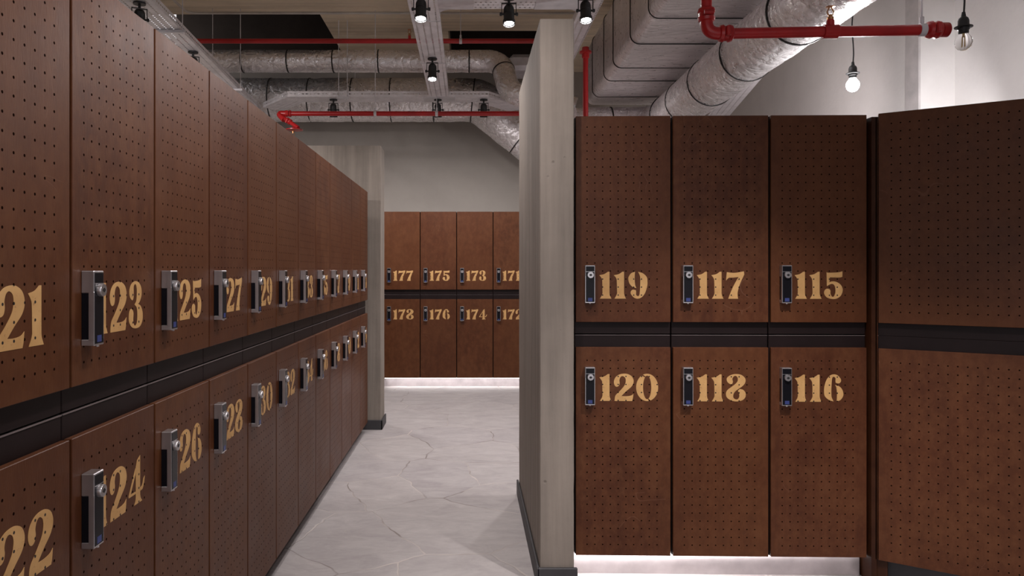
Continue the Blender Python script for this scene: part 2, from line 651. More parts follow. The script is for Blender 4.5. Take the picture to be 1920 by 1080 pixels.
# raw concrete walls
def concrete_wall(name, x0, x1, y0, y1, z1):
    bm = bmesh.new()
    box(bm, x0, x1, y0, y1, 0, z1, bev=0.003)
    bmesh.ops.subdivide_edges(bm, edges=[e for e in bm.edges if e.calc_length() > 0.3], cuts=40, use_grid_fill=True)
    for v in bm.verts:
        n = noise.noise(v.co * 14) + 0.6 * noise.noise(v.co * 37)
        v.co.x += n * 0.0010
        v.co.y += noise.noise(v.co * 17 + Vector((3, 1, 7))) * 0.0010
    return struct(obj(name, bm, 'concrete', smooth=25))


concrete_wall('wall_middle', 0.287, 0.424, 3.0, 4.24, EYE + 1.013)
concrete_wall('wall_aisle', -3.2, -0.706, 5.97, 6.22, EYE + 0.998)
bm = bmesh.new()
box(bm, 0.275, 0.437, 2.985, 2.9995, 0, 0.082, 0.003)
box(bm, 0.273, 0.2845, 2.985, 4.255, 0, 0.082, 0.003)
struct(obj('baseboard_middle', bm, 'slate'))
bm = bmesh.new()
box(bm, -0.86, -0.692, 5.952, 5.9675, 0, 0.077, 0.003)
box(bm, -0.7035, -0.692, 5.952, 6.235, 0, 0.077, 0.003)
struct(obj('baseboard_aisle', bm, 'slate'))

# ------------------------------------------------------------------ stencil numbers
C = 1  # corner flag
DIG = {
    '1': (0.44, [[(0.02, 0, C), (0.44, 0, C), (0.385, 0.12), (0.37, 0.2, C), (0.37, 0.985, C), (0.31, 0.985, C), (0.18, 0.90), (0, 0.86, C),
                  (0.075, 0.76), (0.105, 0.65), (0.115, 0.2, C), (0.09, 0.12)]]),
    '2': (0.72, [[(0.02, 0, C), (0.66, 0, C), (0.69, 0.10), (0.71, 0.26, C), (0.62, 0.20), (0.45, 0.175), (0.27, 0.18, C), (0.45, 0.36), (0.65, 0.54),
                  (0.72, 0.72), (0.66, 0.89), (0.52, 0.98), (0.36, 1.0), (0.18, 0.96), (0.05, 0.85), (0.0, 0.70), (0.03, 0.57), (0.10, 0.52),
                  (0.18, 0.56), (0.21, 0.66), (0.20, 0.76), (0.24, 0.87), (0.32, 0.91), (0.41, 0.85), (0.43, 0.72), (0.38, 0.56), (0.22, 0.37), (0.06, 0.20)]]),
    '3': (0.66, [[(0.17, 0.60), (0.06, 0.67), (0.04, 0.81), (0.13, 0.94), (0.31, 1.0), (0.49, 0.96), (0.60, 0.84), (0.60, 0.68), (0.52, 0.56),
                  (0.44, 0.515, C), (0.57, 0.46), (0.66, 0.32), (0.65, 0.15), (0.53, 0.03), (0.33, 0), (0.14, 0.04), (0.02, 0.16), (0.02, 0.32),
                  (0.08, 0.41), (0.16, 0.41), (0.22, 0.33), (0.21, 0.18), (0.25, 0.08), (0.32, 0.06), (0.39, 0.12), (0.41, 0.29), (0.38, 0.43),
                  (0.28, 0.505, C), (0.36, 0.58), (0.385, 0.75), (0.365, 0.88), (0.30, 0.94), (0.23, 0.88), (0.235, 0.74), (0.22, 0.65)]]),
    '4': (0.76, [[(0.40, 0.93, C), (0.54, 1.0, C), (0.54, 0.16, C), (0.57, 0.08), (0.64, 0, C), (0.26, 0, C), (0.32, 0.08), (0.34, 0.16, C), (0.34, 0.80, C)],
                 [(0.325, 0.78, C), (0.0, 0.27, C), (0.01, 0.23, C), (0.325, 0.23, C), (0.325, 0.28, C), (0.09, 0.285, C), (0.325, 0.66, C)],
                 [(0.555, 0.23, C), (0.66, 0.25), (0.73, 0.35), (0.77, 0.50, C), (0.70, 0.45), (0.65, 0.34), (0.555, 0.295, C)]]),
    '5': (0.67, [[(0.09, 0.97, C), (0.16, 0.95), (0.5, 0.965), (0.66, 1.0, C), (0.655, 0.80, C), (0.54, 0.775), (0.21, 0.78, C), (0.19, 0.60, C), (0.28, 0.635),
                  (0.43, 0.62), (0.59, 0.52), (0.67, 0.34), (0.61, 0.13), (0.45, 0.01), (0.26, 0), (0.09, 0.06), (0, 0.20), (0.03, 0.32), (0.12, 0.37),
                  (0.22, 0.32), (0.23, 0.18), (0.29, 0.08), (0.36, 0.10), (0.41, 0.26), (0.39, 0.45), (0.31, 0.54), (0.20, 0.52), (0.10, 0.46, C)]]),
    '7': (0.66, [[(0, 0.66, C), (0.03, 0.97, C), (0.3, 0.945), (0.65, 1.0, C), (0.66, 0.88, C), (0.51, 0.55), (0.43, 0.28), (0.42, 0.12), (0.44, 0, C),
                  (0.08, 0, C), (0.14, 0.16), (0.26, 0.44), (0.40, 0.70), (0.46, 0.79, C), (0.25, 0.77), (0.10, 0.76)]]),
    '8': (0.71, [[(0.19, 0.62), (0.06, 0.70), (0.03, 0.84), (0.15, 0.95), (0.35, 1.0), (0.55, 0.97), (0.69, 0.85), (0.70, 0.70), (0.61, 0.57),
                  (0.44, 0.45, C), (0.33, 0.36), (0.27, 0.26), (0.27, 0.14), (0.34, 0.08), (0.42, 0.08), (0.48, 0.17), (0.47, 0.30), (0.43, 0.39, C),
                  (0.50, 0.455, C), (0.61, 0.43), (0.70, 0.33), (0.71, 0.18), (0.60, 0.05), (0.38, 0), (0.18, 0.04), (0.03, 0.15), (0, 0.30),
                  (0.06, 0.42), (0.2, 0.53), (0.33, 0.63), (0.42, 0.74), (0.42, 0.86), (0.36, 0.93), (0.28, 0.91), (0.23, 0.82), (0.25, 0.71)]]),
}
NINE = [[(0.24, 0.985, C), (0.10, 0.93), (0.01, 0.80), (0, 0.69), (0.04, 0.55), (0.14, 0.44), (0.29, 0.385, C), (0.25, 0.48), (0.23, 0.65), (0.23, 0.85)],
        [(0.35, 0.985, C), (0.52, 0.93), (0.66, 0.80), (0.69, 0.65), (0.68, 0.45), (0.60, 0.20), (0.48, 0.05), (0.34, 0), (0.20, 0.04), (0.09, 0.17),
         (0.09, 0.27), (0.16, 0.33), (0.27, 0.31, C), (0.28, 0.24), (0.28, 0.14), (0.35, 0.09), (0.40, 0.15), (0.42, 0.35), (0.43, 0.6), (0.42, 0.82)]]
DIG['9'] = (0.69, NINE)
DIG['6'] = (0.69, [[(0.69 - p[0], 1 - p[1], *p[2:]) for p in s] for s in NINE])


def zero_piece(a0, a1, n=22):
    o = [(0.4 + 0.4 * math.cos(math.radians(a0 + (a1 - a0) * k / n)), 0.5 + 0.5 * math.sin(math.radians(a0 + (a1 - a0) * k / n)), C) for k in range(n + 1)]
    i = [(0.4 + 0.15 * math.cos(math.radians(a0 + (a1 - a0) * k / n)), 0.5 + 0.43 * math.sin(math.radians(a0 + (a1 - a0) * k / n)), C) for k in range(n + 1)]
    return o + i[::-1]


DIG['0'] = (0.80, [zero_piece(-72, 112), zero_piece(121, 279)])


def outline(pts, n=5):
    P = [(Vector((p[0], p[1], 0)), len(p) > 2) for p in pts]
    out = []
    N = len(P)
    for i in range(N):
        p1, c1 = P[i]
        p2, c2 = P[(i + 1) % N]
        p0 = P[i - 1][0] if not c1 else p1 * 2 - p2
        p3 = P[(i + 2) % N][0] if not c2 else p2 * 2 - p1
        if c1 and c2:
            out.append(p1)
            continue
        for k in range(n):
            t = k / n
            out.append(0.5 * ((2 * p1) + (p2 - p0) * t + (2 * p0 - 5 * p1 + 4 * p2 - p3) * t * t
                              + (3 * p1 - p0 - 3 * p2 + p3) * t ** 3))
    return out


OUTL = {d: [outline(s) for s in v[1]] for d, v in DIG.items()}
NUM_H = 0.113


def number_mesh(text, x0, z0):
    """stencilled number lying on the door front (plane y = 0), in door coordinates"""
    cu = bpy.data.curves.new('painted_number', 'CURVE')
    cu.dimensions = '2D'
    cu.fill_mode = 'BOTH'
    cu.extrude = 0.0004
    x = x0
    for ch in text:
        for s in OUTL[ch]:
            sp = cu.splines.new('POLY')
            sp.points.add(len(s) - 1)
            for p, q in zip(sp.points, s):
                p.co = (x + q.x * NUM_H, z0 + q.y * NUM_H, 0, 1)
            sp.use_cyclic_u = True
        x += (DIG[ch][0] + 0.09) * NUM_H
    tmp = bpy.data.objects.new('painted_number', cu)
    COL.objects.link(tmp)
    me = bpy.data.meshes.new_from_object(tmp.evaluated_get(bpy.context.evaluated_depsgraph_get()))
    bpy.data.objects.remove(tmp)
    bpy.data.curves.remove(cu)
    me.transform(Matrix(((1, 0, 0, 0), (0, 0, 1, -0.0003), (0, 1, 0, 0), (0, 0, 0, 1))))
    me.materials.clear()
    me.materials.append(M['paint'])
    me.name = 'painted_number'
    return me


# ------------------------------------------------------------------ lockers
PITCH = 0.3985
Z_LOW, Z_LOW_TOP, Z_UP, Z_UP_TOP = 0.099, 0.960, 1.064, 1.916
Z_SPLIT = 1.011


def door_mesh(wd, h, mat):
    bm = bmesh.new()
    box(bm, 0.0045, wd - 0.0045, 0, 0.017, 0, h, 0.0012)
    me = bpy.data.meshes.new('door')
    bmesh.ops.recalc_face_normals(bm, faces=bm.faces)
    bm.to_mesh(me)
    bm.free()
    me.materials.append(M[mat])
    return me


def carcass_mesh(wd, z0, z1, depth=0.48):
    bm = bmesh.new()
    box(bm, 0.0015, wd - 0.0015, 0.019, depth, z0, z1, 0.0015)
    me = bpy.data.meshes.new('carcass')
    bmesh.ops.recalc_face_normals(bm, faces=bm.faces)
    bm.to_mesh(me)
    bm.free()
    me.materials.append(M['carcass'])
    return me


DOOR = {'up': door_mesh(PITCH, Z_UP_TOP - Z_UP, 'wood'), 'low': door_mesh(PITCH, Z_LOW_TOP - Z_LOW, 'wood')}
CARC = {'up': carcass_mesh(PITCH, Z_SPLIT + 0.003, Z_UP_TOP - 0.001), 'low': carcass_mesh(PITCH, Z_LOW - 0.001, Z_SPLIT - 0.003)}

bm = bmesh.new()
box(bm, 0.003, PITCH - 0.003, 0.017, 0.030, Z_SPLIT - 0.003, Z_SPLIT - 0.0012)  # added pale strip, draws the highlight along the lower carcass edge
HIGHLIGHT = bpy.data.meshes.new('edge_highlight')
bm.to_mesh(HIGHLIGHT)
bm.free()
HIGHLIGHT.materials.append(M['dull_edge'])

# lock: chrome pull with black face, key cylinder and grip gap
LW, LH, LD = 0.041, 0.155, 0.027


def build_lock():
    bm = bmesh.new()
    box(bm, 0, LW, -LD, 0, LH * 0.70, LH, 0.0016)                      # deep head
    box(bm, 0, LW, -LD, 0, 0, 0.013, 0.0012)                           # foot
    box(bm, 0, 0.0035, -LD, -LD + 0.012, 0.010, LH * 0.72, 0.0008)     # front bar, two cheeks
    box(bm, LW - 0.0035, LW, -LD, -LD + 0.012, 0.010, LH * 0.72, 0.0008)
    box(bm, 0.003, LW - 0.003, -LD + 0.003, -LD + 0.011, 0.010, LH * 0.72)
    box(bm, 0.002, LW - 0.002, -LD - 0.0012, -LD + 0.002, LH - 0.027, LH - 0.0255)
    lathe(bm, [(0.0, 0), (0.004, 0.001), (0.004, 0.004), (0.0, 0.006)], (LW / 2, -LD + 0.004, -0.004), (0, 0, 1), 10)
    me_obj = obj('lock', bm, 'chrome')
    bm = bmesh.new()
    box(bm, 0.0028, LW - 0.0028, -LD - 0.0007, -LD + 0.003, 0.004, LH - 0.004, 0.0004)
    box(bm, 0.001, LW - 0.001, -0.0145, -0.0006, 0.014, LH * 0.70)
    fp = obj('face_plate', bm, 'black_gloss', me_obj)
    bm = bmesh.new()
    lathe(bm, [(0.0135, 0), (0.0135, 0.008), (0.0125, 0.010), (0.006, 0.0102), (0.0, 0.0102)], (LW / 2 + 0.001, -LD, LH - 0.040), (0, -1, 0), 22)
    kc = obj('key_cylinder', bm, 'chrome', me_obj)
    bm = bmesh.new()
    box(bm, LW / 2 - 0.009, LW / 2 + 0.009, -LD - 0.0010, -LD, 0.007, 0.021)
    st = obj('sticker', bm, 'sticker', me_obj)
    bm = bmesh.new()
    lathe(bm, [(0.0048, 0), (0.0048, 0.0106), (0.0, 0.0106)], (LW / 2 + 0.001, -LD, LH - 0.040), (0, -1, 0), 14)
    box(bm, LW / 2 - 0.0055, LW / 2 + 0.0075, -LD - 0.0104, -LD - 0.009, LH - 0.0414, LH - 0.0386)
    ks = obj('key_slot', bm, 'black', me_obj)
    ks['label'] = 'dark key slot'
    st['label'] = 'small blue sticker'
    fp['label'] = 'black face plate'
    return me_obj


LOCK = build_lock()
LOCK_USED = [False]


def add_lock(parent, x, z):
    if LOCK_USED[0]:
        o = copy_tree(LOCK, parent)
    else:
        o = LOCK
        o.parent = parent
        LOCK_USED[0] = True
    o.location = (x, 0, z)


LEFT_DROP = -0.021


DOOR_FAR = {'up': door_mesh(PITCH, Z_UP_TOP - Z_UP, 'wood_far'), 'low': door_mesh(PITCH, Z_LOW_TOP - Z_LOW, 'wood_far')}


def locker(num, tier, loc, rotz, label, group, doors=DOOR):
    t = thing('locker', label, 'locker', loc, rotz, group)
    z = Z_UP if tier == 'up' else Z_LOW
    link('carcass', CARC[tier], t)
    d = link('door', doors[tier], t, (0, 0, z))
    if tier == 'low':
        e = link('edge_highlight', HIGHLIGHT, t)
        e['label'] = 'thin pale painted highlight line above the lower door'
    if tier == 'up':
        zl, zn = 0.080, 0.097
    else:
        h = Z_LOW_TOP - Z_LOW
        zl, zn = h - 0.080 - LH, h - 0.109 - NUM_H
    n = link('painted_number', number_mesh(num, 0.101, zn), d)
    n['label'] = 'gold stencilled number ' + num
    add_lock(t, 0.039, z + zl)
    return t


ORD = ['', 'first', 'second', 'third', 'fourth', 'fifth', 'sixth']
# long left row, facing right
XL, YL0 = -0.799, 1.494 - PITCH
for i in range(12):
    for tier, word, n in (('up', 'upper', 121 + 2 * i), ('low', 'lower', 122 + 2 * i)):
        extra = 'in the long row on the left'
        if i == 11:
            extra = 'last of the long row by the pillar'
        elif i >= 7:
            extra = '%s from the far pillar in the long row' % {7: 'fifth', 8: 'fourth', 9: 'third', 10: 'second'}[i]
        elif i == 0:
            extra = 'nearest of the long row'
        locker(str(n), tier, (XL, YL0 + PITCH * i, LEFT_DROP), PI / 2,
               '%s brown perforated locker number %d, %s' % (word, n, extra), 'lockers of the long row, %s tier' % word)
# right row, facing the camera
RR = math.radians(-1.3)
XR, YR = 0.439, 3.08
for i in range(3):
    x, y = XR + math.cos(RR) * 0.4 * i, YR + math.sin(RR) * 0.4 * i
    for tier, word, n in (('up', 'upper', 119 - 2 * i), ('low', 'lower', 120 - 2 * i)):
        locker(str(n), tier, (x, y, 0), RR, '%s brown perforated locker with gold number %d, right of the concrete wall' % (word, n),
               'lockers beside the concrete wall')
# far row
for i in range(4):
    for tier, word, n in (('up', 'upper', 177 - 2 * i), ('low', 'lower', 178 - 2 * i)):
        locker(str(n), tier, (-0.93 + 0.3985 * i, 8.13, 0), 0, '%s brown locker with number %d at the far end of the aisle' % (word, n),
               'lockers on the far wall', DOOR_FAR)
# angled pair at the right edge, wider doors without numbers in view
RA = math.radians(-34)
WA = 0.62
for tier, word, z, z1, c0, c1 in (('up', 'upper', Z_UP, Z_UP_TOP, Z_SPLIT, Z_UP_TOP - 0.001), ('low', 'lower', Z_LOW, Z_LOW_TOP, Z_LOW - 0.001, Z_SPLIT)):
    t = thing('locker', '%s wide plain locker without number, set at an angle beside number 11%d' % (word, 5 if tier == 'up' else 6), 'locker',
              (1.663, 3.03, 0), RA, 'wide angled lockers')
    link('carcass', carcass_mesh(WA, c0, c1, 0.40), t)
    link('door', door_mesh(WA, z1 - z, 'wood_wide'), t, (0, 0, z))

# corner filler between the two rows, down to the floor
t = thing('corner_post', 'narrow dark wooden corner strip between number 116 and the angled lockers', 'corner post', (1.64, 3.05, 0))
bm = bmesh.new()
box(bm, 0.002, 0.024, -0.016, 0.20, 0, Z_UP_TOP - 0.012, 0.001)
box(bm, 0.019, 0.029, -0.016, -0.005, Z_LOW, Z_UP_TOP - 0.012)
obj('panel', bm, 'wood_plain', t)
bm = bmesh.new()
box(bm, 0.025, 0.052, 0.028, 0.042, Z_LOW, Z_UP_TOP - 0.013)
obj('back_panel', bm, 'carcass', t)
bm = bmesh.new()
box(bm, 0.018, 0.066, 0.014, 0.034, 0, Z_LOW - 0.004, 0.001, Matrix.Rotation(RA, 4, 'Z'))
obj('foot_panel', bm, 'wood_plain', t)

# plinths and LED strips
bm = bmesh.new()
box(bm, 0.0, 1.195, 0.062, 0.08, 0, Z_LOW - 0.003)
p = obj('plinth', bm, 'stone')
p.location = (XR, YR, 0)
p.rotation_euler = (0, 0, RR)
tag(p, 'pale polished stone plinth lit from above under lockers 120 to 116', 'plinth')
bm = bmesh.new()
box(bm, -0.93, 0.665, 8.195, 8.21, 0, Z_LOW - 0.003)
tag(obj('plinth', bm, 'stone'), 'pale glowing plinth under the far row of lockers', 'plinth')
bm = bmesh.new()
box(bm, XL - 0.075, XL - 0.06, YL0, YL0 + 12 * PITCH, 0, Z_LOW + LEFT_DROP - 0.003)
tag(obj('plinth', bm, 'slate'), 'dark recessed plinth along the foot of the long left row', 'plinth')
bm = bmesh.new()
box(bm, 0.03, WA, 0.06, 0.075, 0, Z_LOW - 0.003)
p = obj('plinth', bm, 'slate')
p.location = (1.665, 3.03, 0)
p.rotation_euler = (0, 0, RA)
tag(p, 'dark slate plinth under the angled lockers on the right', 'plinth')
bm = bmesh.new()
box(bm, 0.01, 1.19, 0.045, 0.056, Z_LOW - 0.009, Z_LOW - 0.0025)
p = obj('led_strip', bm, 'led')
p.location = (XR, YR, 0)
p.rotation_euler = (0, 0, RR)
tag(p, 'glowing white light strip under lockers 120 to 116', 'light strip')
bm = bmesh.new()
box(bm, -0.92, 0.655, 8.150, 8.162, Z_LOW - 0.009, Z_LOW - 0.0025)
tag(obj('led_strip', bm, 'led'), 'glowing white light strip under the far row of lockers', 'light strip')

# ------------------------------------------------------------------ cable trays
ZT = EYE + 1.60


def strip_uv(bm, quads):
    """quads: list of (4 points, 4 uv)"""
    uvl = bm.loops.layers.uv.verify()
    for ps, uvs in quads:
        f = bm.faces.new([bm.verts.new(p) for p in ps])
        for l, uv in zip(f.loops, uvs):
            l[uvl].uv = uv


def cable_tray(label, pts, width, z, height=0.05, group='perforated cable trays'):
    """U-shaped perforated tray, open at the top, along a level polyline"""
    t = thing('cable_tray', label, 'cable tray', (0, 0, 0), 0, group)
    P = [Vector((x, y)) for x, y in pts]
    L, R, U = [], [], [0.0]
    for i, p in enumerate(P):
        d0 = (P[i] - P[i - 1]).normalized() if i else (P[1] - P[0]).normalized()
        d1 = (P[i + 1] - P[i]).normalized() if i < len(P) - 1 else d0
        n = (Vector((-d0.y, d0.x)) + Vector((-d1.y, d1.x))).normalized()
        k = width / 2 / max(0.5, n.dot(Vector((-d0.y, d0.x))))
        L.append(p + n * k)
        R.append(p - n * k)
        if i:
            U.append(U[-1] + (P[i] - P[i - 1]).length)
    q = []
    for i in range(len(P) - 1):
        q.append(([(*L[i], z), (*L[i + 1], z), (*R[i + 1], z), (*R[i], z)],
                  [(U[i], 0), (U[i + 1], 0), (U[i + 1], width), (U[i], width)]))
    bm = bmesh.new()
    strip_uv(bm, q)
    b = obj('tray_base', bm, 'tray', t, smooth=0)
    for S in (L, R):
        q = []
        for i in range(len(P) - 1):
            q.append(([(*S[i], z), (*S[i + 1], z), (*S[i + 1], z + height), (*S[i], z + height)],
                      [(U[i], 0), (U[i + 1], 0), (U[i + 1], 0.06), (U[i], 0.06)]))
        bm = bmesh.new()
        strip_uv(bm, q)
        obj('side_rail', bm, 'rail', t, smooth=0)
    for o in t.children:
        md = o.modifiers.new('sheet', 'SOLIDIFY')
        md.thickness = 0.0015
        md.offset = 0
    # solid joint plates at the sheet ends
    return t


def joint_plate(tray, bx):
    bm = bmesh.new()
    box(bm, *bx, bev=0.0006)
    obj('joint_plate', bm, 'galv', tray)


mid = cable_tray('perforated grey cable tray running over the aisle towards the far end', [(-0.275, -0.5), (-0.275, 6.86)], 0.18, ZT)
for y in (4.78, 5.75):
    joint_plate(mid, (-0.367, -0.183, y, y + 0.012, ZT - 0.004, ZT + 0.05))
front = cable_tray('short perforated cable tray crossing in front of the raw concrete wall top', [(-0.183, 4.44), (0.68, 4.44)], 0.24, ZT)
joint_plate(front, (-0.185, 0.03, 4.315, 4.565, ZT - 0.003, ZT - 0.001))
joint_plate(front, (0.40, 0.685, 4.315, 4.565, ZT - 0.003, ZT - 0.001))
# rounded inner corners of the crossing
bm = bmesh.new()
for cx, s in ((-0.183, 1), (0.68, -1)):
    ring = [(cx, 4.56)] + [(cx + s * (0.09 - 0.09 * math.sin(a)), 4.56 + 0.09 - 0.09 * math.cos(a)) for a in [PI / 2 * k / 8 for k in range(9)]][::-1]
    va = [bm.verts.new((x, y, ZT - 0.001)) for x, y in ring]
    vb = [bm.verts.new((x, y, ZT - 0.003)) for x, y in ring]
    bm.faces.new(va)
    bm.faces.new(vb[::-1])
    for k in range(len(va)):
        bm.faces.new((va[k], va[k - 1], vb[k - 1], vb[k]))
obj('corner_plate', bm, 'galv', front)
cable_tray('perforated cable tray right of the concrete wall top, left of the foil box duct', [(0.74, -0.5), (0.74, 6.5)], 0.12, ZT)
back = cable_tray('cable tray with angled ends crossing before the far silver duct',
                  [(-1.94, 7.40), (-1.62, 6.98), (0.13, 6.98), (0.49, 7.45)], 0.22, ZT)
joint_plate(back, (-0.42, -0.13, 6.875, 7.085, ZT - 0.003, ZT - 0.001))
cable_tray('perforated cable tray seen above the tops of the long left row', [(-1.93, 0.5), (-1.98, 4.4), (-2.20, 7.5)], 0.20, ZT)
cable_tray('perforated cable tray slanting past the big round silver duct on the right wall', [(2.04, 1.0), (2.04, 5.2), (2.42, 7.4)], 0.20, EYE + 1.45)


def hanger(label, x0, x1, y, z, top=CEIL):
    t = thing('tray_hanger', label, 'hanger', (0, 0, 0), 0, 'rod hangers under the trays')
    bm = bmesh.new()
    box(bm, x0 - 0.02, x1 + 0.02, y - 0.012, y + 0.012, z - 0.024, z - 0.004, 0.002)
    obj('cross_bar', bm, 'galv', t)
    for x in (x0, x1):
        bm = bmesh.new()
        sweep(bm, [(x, y, z - 0.03), (x, y, top)], 0.0035, 8)
        obj('rod', bm, 'galv', t)


hanger('steel rod hanger nearest the left edge, under the tray above the long row', -2.135, -1.905, 4.95, ZT)
hanger('farther steel rod hanger under the tray above the long row', -2.255, -2.01, 6.55, ZT)
hanger('rod hanger left of the aisle, under the crossing tray by the far duct', -1.20, -1.12, 6.86, ZT)

# ------------------------------------------------------------------ track spots


def build_spot(lit):
    """fixture hanging below z = 0; the lamp body points along -z before tilting"""
    t = link('ceiling_spotlight', None)
    bm = bmesh.new()
    lathe(bm, [(0.036, -0.010), (0.036, -0.001), (0.030, 0.0)], (0, 0, 0), (0, 0, 1), 20)
    sweep(bm, [(0, 0, -0.010), (0, 0, -0.035)], 0.008, 10)
    obj('mount', bm, 'black', t)
    bm = bmesh.new()
    for s in (-1, 1):
        box(bm, s * 0.042 - 0.002, s * 0.042 + 0.002, -0.008, 0.008, -0.105, -0.033)
        lathe(bm, [(0.010, 0), (0.010, 0.010), (0.004, 0.012)], (s * 0.043, 0, -0.098), (s, 0, 0), 10)
    box(bm, -0.044, 0.044, -0.008, 0.008, -0.037, -0.033)
    obj('yoke', bm, 'black', t)
    body = bmesh.new()
    lathe(body, [(0.010, 0.058), (0.022, 0.054), (0.029, 0.042), (0.031, 0.03), (0.031, 0.005), (0.028, 0.003), (0.028, -0.002), (0.031, -0.004),
                 (0.031, -0.040), (0.036, -0.043), (0.036, -0.058), (0.031, -0.058), (0.031, -0.052), (0.0, -0.052)], (0, 0, 0), (0, 0, 1), 24)
    for s in (-1, 1):
        sweep(body, [(0, 0, 0), (s * 0.041, 0, 0)], 0.006, 8)
    b = obj('lamp_body', body, 'black', t, loc=(0, 0, -0.098))
    bm = bmesh.new()
    lathe(bm, [(0.030, -0.0545), (0.030, -0.057), (0.022, -0.062), (0.010, -0.0645), (0.0, -0.065)], (0, 0, 0), (0, 0, 1), 24)
    obj('lens', bm, 'lens' if lit else 'glass', b)
    bm = bmesh.new()
    for k in range(3):
        a = PI * k / 3 + 0.3
        box(bm, -0.034, 0.034, -0.0012, 0.0012, -0.068, -0.066, mat=Matrix.Rotation(a, 4, 'Z'))
    lathe(bm, [(0.036, -0.058), (0.036, -0.067), (0.0335, -0.067), (0.0335, -0.058)], (0, 0, 0), (0, 0, 1), 24)
    obj('guard_ring', bm, 'black', b)
    return t


SPOT_PROTO = {True: None, False: None}


def put_spot(loc, tilt, turn, label, lit=True, watts=40, deg=75):
    if SPOT_PROTO[lit] is None:
        SPOT_PROTO[lit] = build_spot(lit)
        t = SPOT_PROTO[lit]
    else:
        t = copy_tree(SPOT_PROTO[lit])
    t.location = loc
    t.rotation_euler = (0, 0, turn)
    for ch in t.children:
        if ch.name.startswith('lamp_body'):
            ch.rotation_euler = (tilt, 0, 0)
    tag(t, label, 'spotlight', 'black spotlights on the cable trays')
    if watts:
        R = Matrix.Rotation(turn, 3, 'Z') @ Matrix.Rotation(tilt, 3, 'X')
        ax = R @ Vector((0, 0, -1))
        p = Vector(loc) + Vector((0, 0, -0.098)) + ax * 0.085
        spot(p, p + ax, watts, deg, 1.0)
    return t


T = math.radians
put_spot((-0.275, 4.28, ZT - 0.002), T(-14), 0, 'lit black spotlight on the aisle tray, nearest the camera of the two there', True, 26, 150)
put_spot((-0.275, 5.62, ZT - 0.002), T(-12), 0, 'lit black spotlight on the aisle tray, farther one above the red pipe', True, 26, 150)
put_spot((0.235, 4.36, ZT - 0.004), T(-14), 0, 'lit black spotlight on the short crossing tray, left of the concrete wall top', True, 9, 150)
put_spot((0.675, 4.30, ZT - 0.004), T(-14), 0, 'lit black spotlight right of the concrete wall top', True, 22, 150)
put_spot((-1.27, 6.98, ZT - 0.002), T(12), 0, 'dark spotlight under the far crossing tray, leftmost of three there', False, 30, 178)
put_spot((-0.29, 6.98, ZT - 0.002), T(12), 0, 'dark spotlight under the far crossing tray, below the aisle tray junction', False, 30, 178)
put_spot((0.14, 6.98, ZT - 0.002), T(12), 0, 'dark spotlight at the right bend of the far crossing tray', False, 30, 178)
put_spot((-1.97, 4.45, ZT - 0.002), T(30), 0.5, 'black spotlight half hidden over number 123, on the tray above the long row', False, 50, 170)
put_spot((-2.02, 5.45, ZT - 0.002), T(30), 0.5, 'black spotlight half hidden over number 125, on the tray above the long row', False, 50, 170)

# ------------------------------------------------------------------ ducts


def strap(parent, c, d, r, mat='tape', wdt=0.012):
    """thin dark band round a duct at point c, along direction d"""
    bm = bmesh.new()
    c, d = Vector(c), Vector(d).normalized()
    a, b = frame_of(d)
    R = [(r + 0.004, -wdt / 2), (r + 0.006, 0), (r + 0.004, wdt / 2)]
    rings = [[bm.verts.new(c + d * h + (a * math.cos(2 * PI * k / 32) + b * math.sin(2 * PI * k / 32)) * rr) for k in range(32)] for rr, h in R]
    rings.append([bm.verts.new(c + (a * math.cos(2 * PI * k / 32) + b * math.sin(2 * PI * k / 32)) * (r - 0.01)) for k in range(32)])
    for i in range(4):
        for k in range(32):
            bm.faces.new((rings[i][k], rings[i][(k + 1) % 32], rings[(i + 1) % 4][(k + 1) % 32], rings[(i + 1) % 4][k]))
    return obj('strap', bm, mat, parent)


def round_duct(label, path, r, straps, wob=0.03, seg=40, rods=()):
    t = thing('air_duct', label, 'air duct', (0, 0, 0), 0, 'foil wrapped air ducts')
    bm = bmesh.new()
    sweep(bm, path, r, seg, True, wob)
    obj('duct_sleeve', bm, 'foil', t)
    for p in rods:
        bm = bmesh.new()
        sweep(bm, [p, (p[0], p[1], CEIL)], 0.004, 8)
        obj('hanger_rod', bm, 'galv', t)
    acc, last = 0.0, 0
    marks = list(straps)
    for i in range(1, len(path)):
        acc += (path[i] - path[i - 1]).length
        if marks and acc >= marks[0]:
            strap(t, path[i], path[i] - path[i - 1], r)
            marks.pop(0)
    return t


# thin duct crossing at the top, dropping in an S bend behind the concrete wall
p1 = fillet_path([(-2.75, 6.98, EYE + 1.957), (0.30, 6.98, EYE + 1.957), (0.37, 6.72, EYE + 1.60), (0.95, 6.66, EYE + 1.44)], 0.17, 0.03)
round_duct('thin silver foil duct crossing above, ending in an S bend at the concrete wall', p1, 0.103, [0.62 + 0.425 * k for k in range(6)] + [3.12])
# thick duct crossing behind the far tray, falling to the right
p2 = fillet_path([(-2.6, 7.85, EYE + 1.79), (0.10, 7.85, EYE + 1.79), (0.90, 7.87, EYE + 1.16)], 0.30, 0.04)
round_duct('thick silver foil duct crossing behind the far tray and sloping down right', p2, 0.225, [0.50 + 0.425 * k for k in range(6)] + [3.28], rods=[(-0.42, 7.85, EYE + 1.98), (-1.2, 7.85, EYE + 1.98)])
# big round duct on the right, turning in from behind the concrete wall and running towards the camera
p3 = fillet_path([(0.92, 6.45, EYE + 1.24), (1.62, 6.45, EYE + 1.25), (1.60, -0.5, EYE + 1.27)], 0.22, 0.04)
round_duct('big round silver foil duct slanting down over lockers 117 and 115', p3, 0.162, [0.28, 1.05, 1.55, 2.10, 2.72, 3.42, 4.1], 0.025, 48)
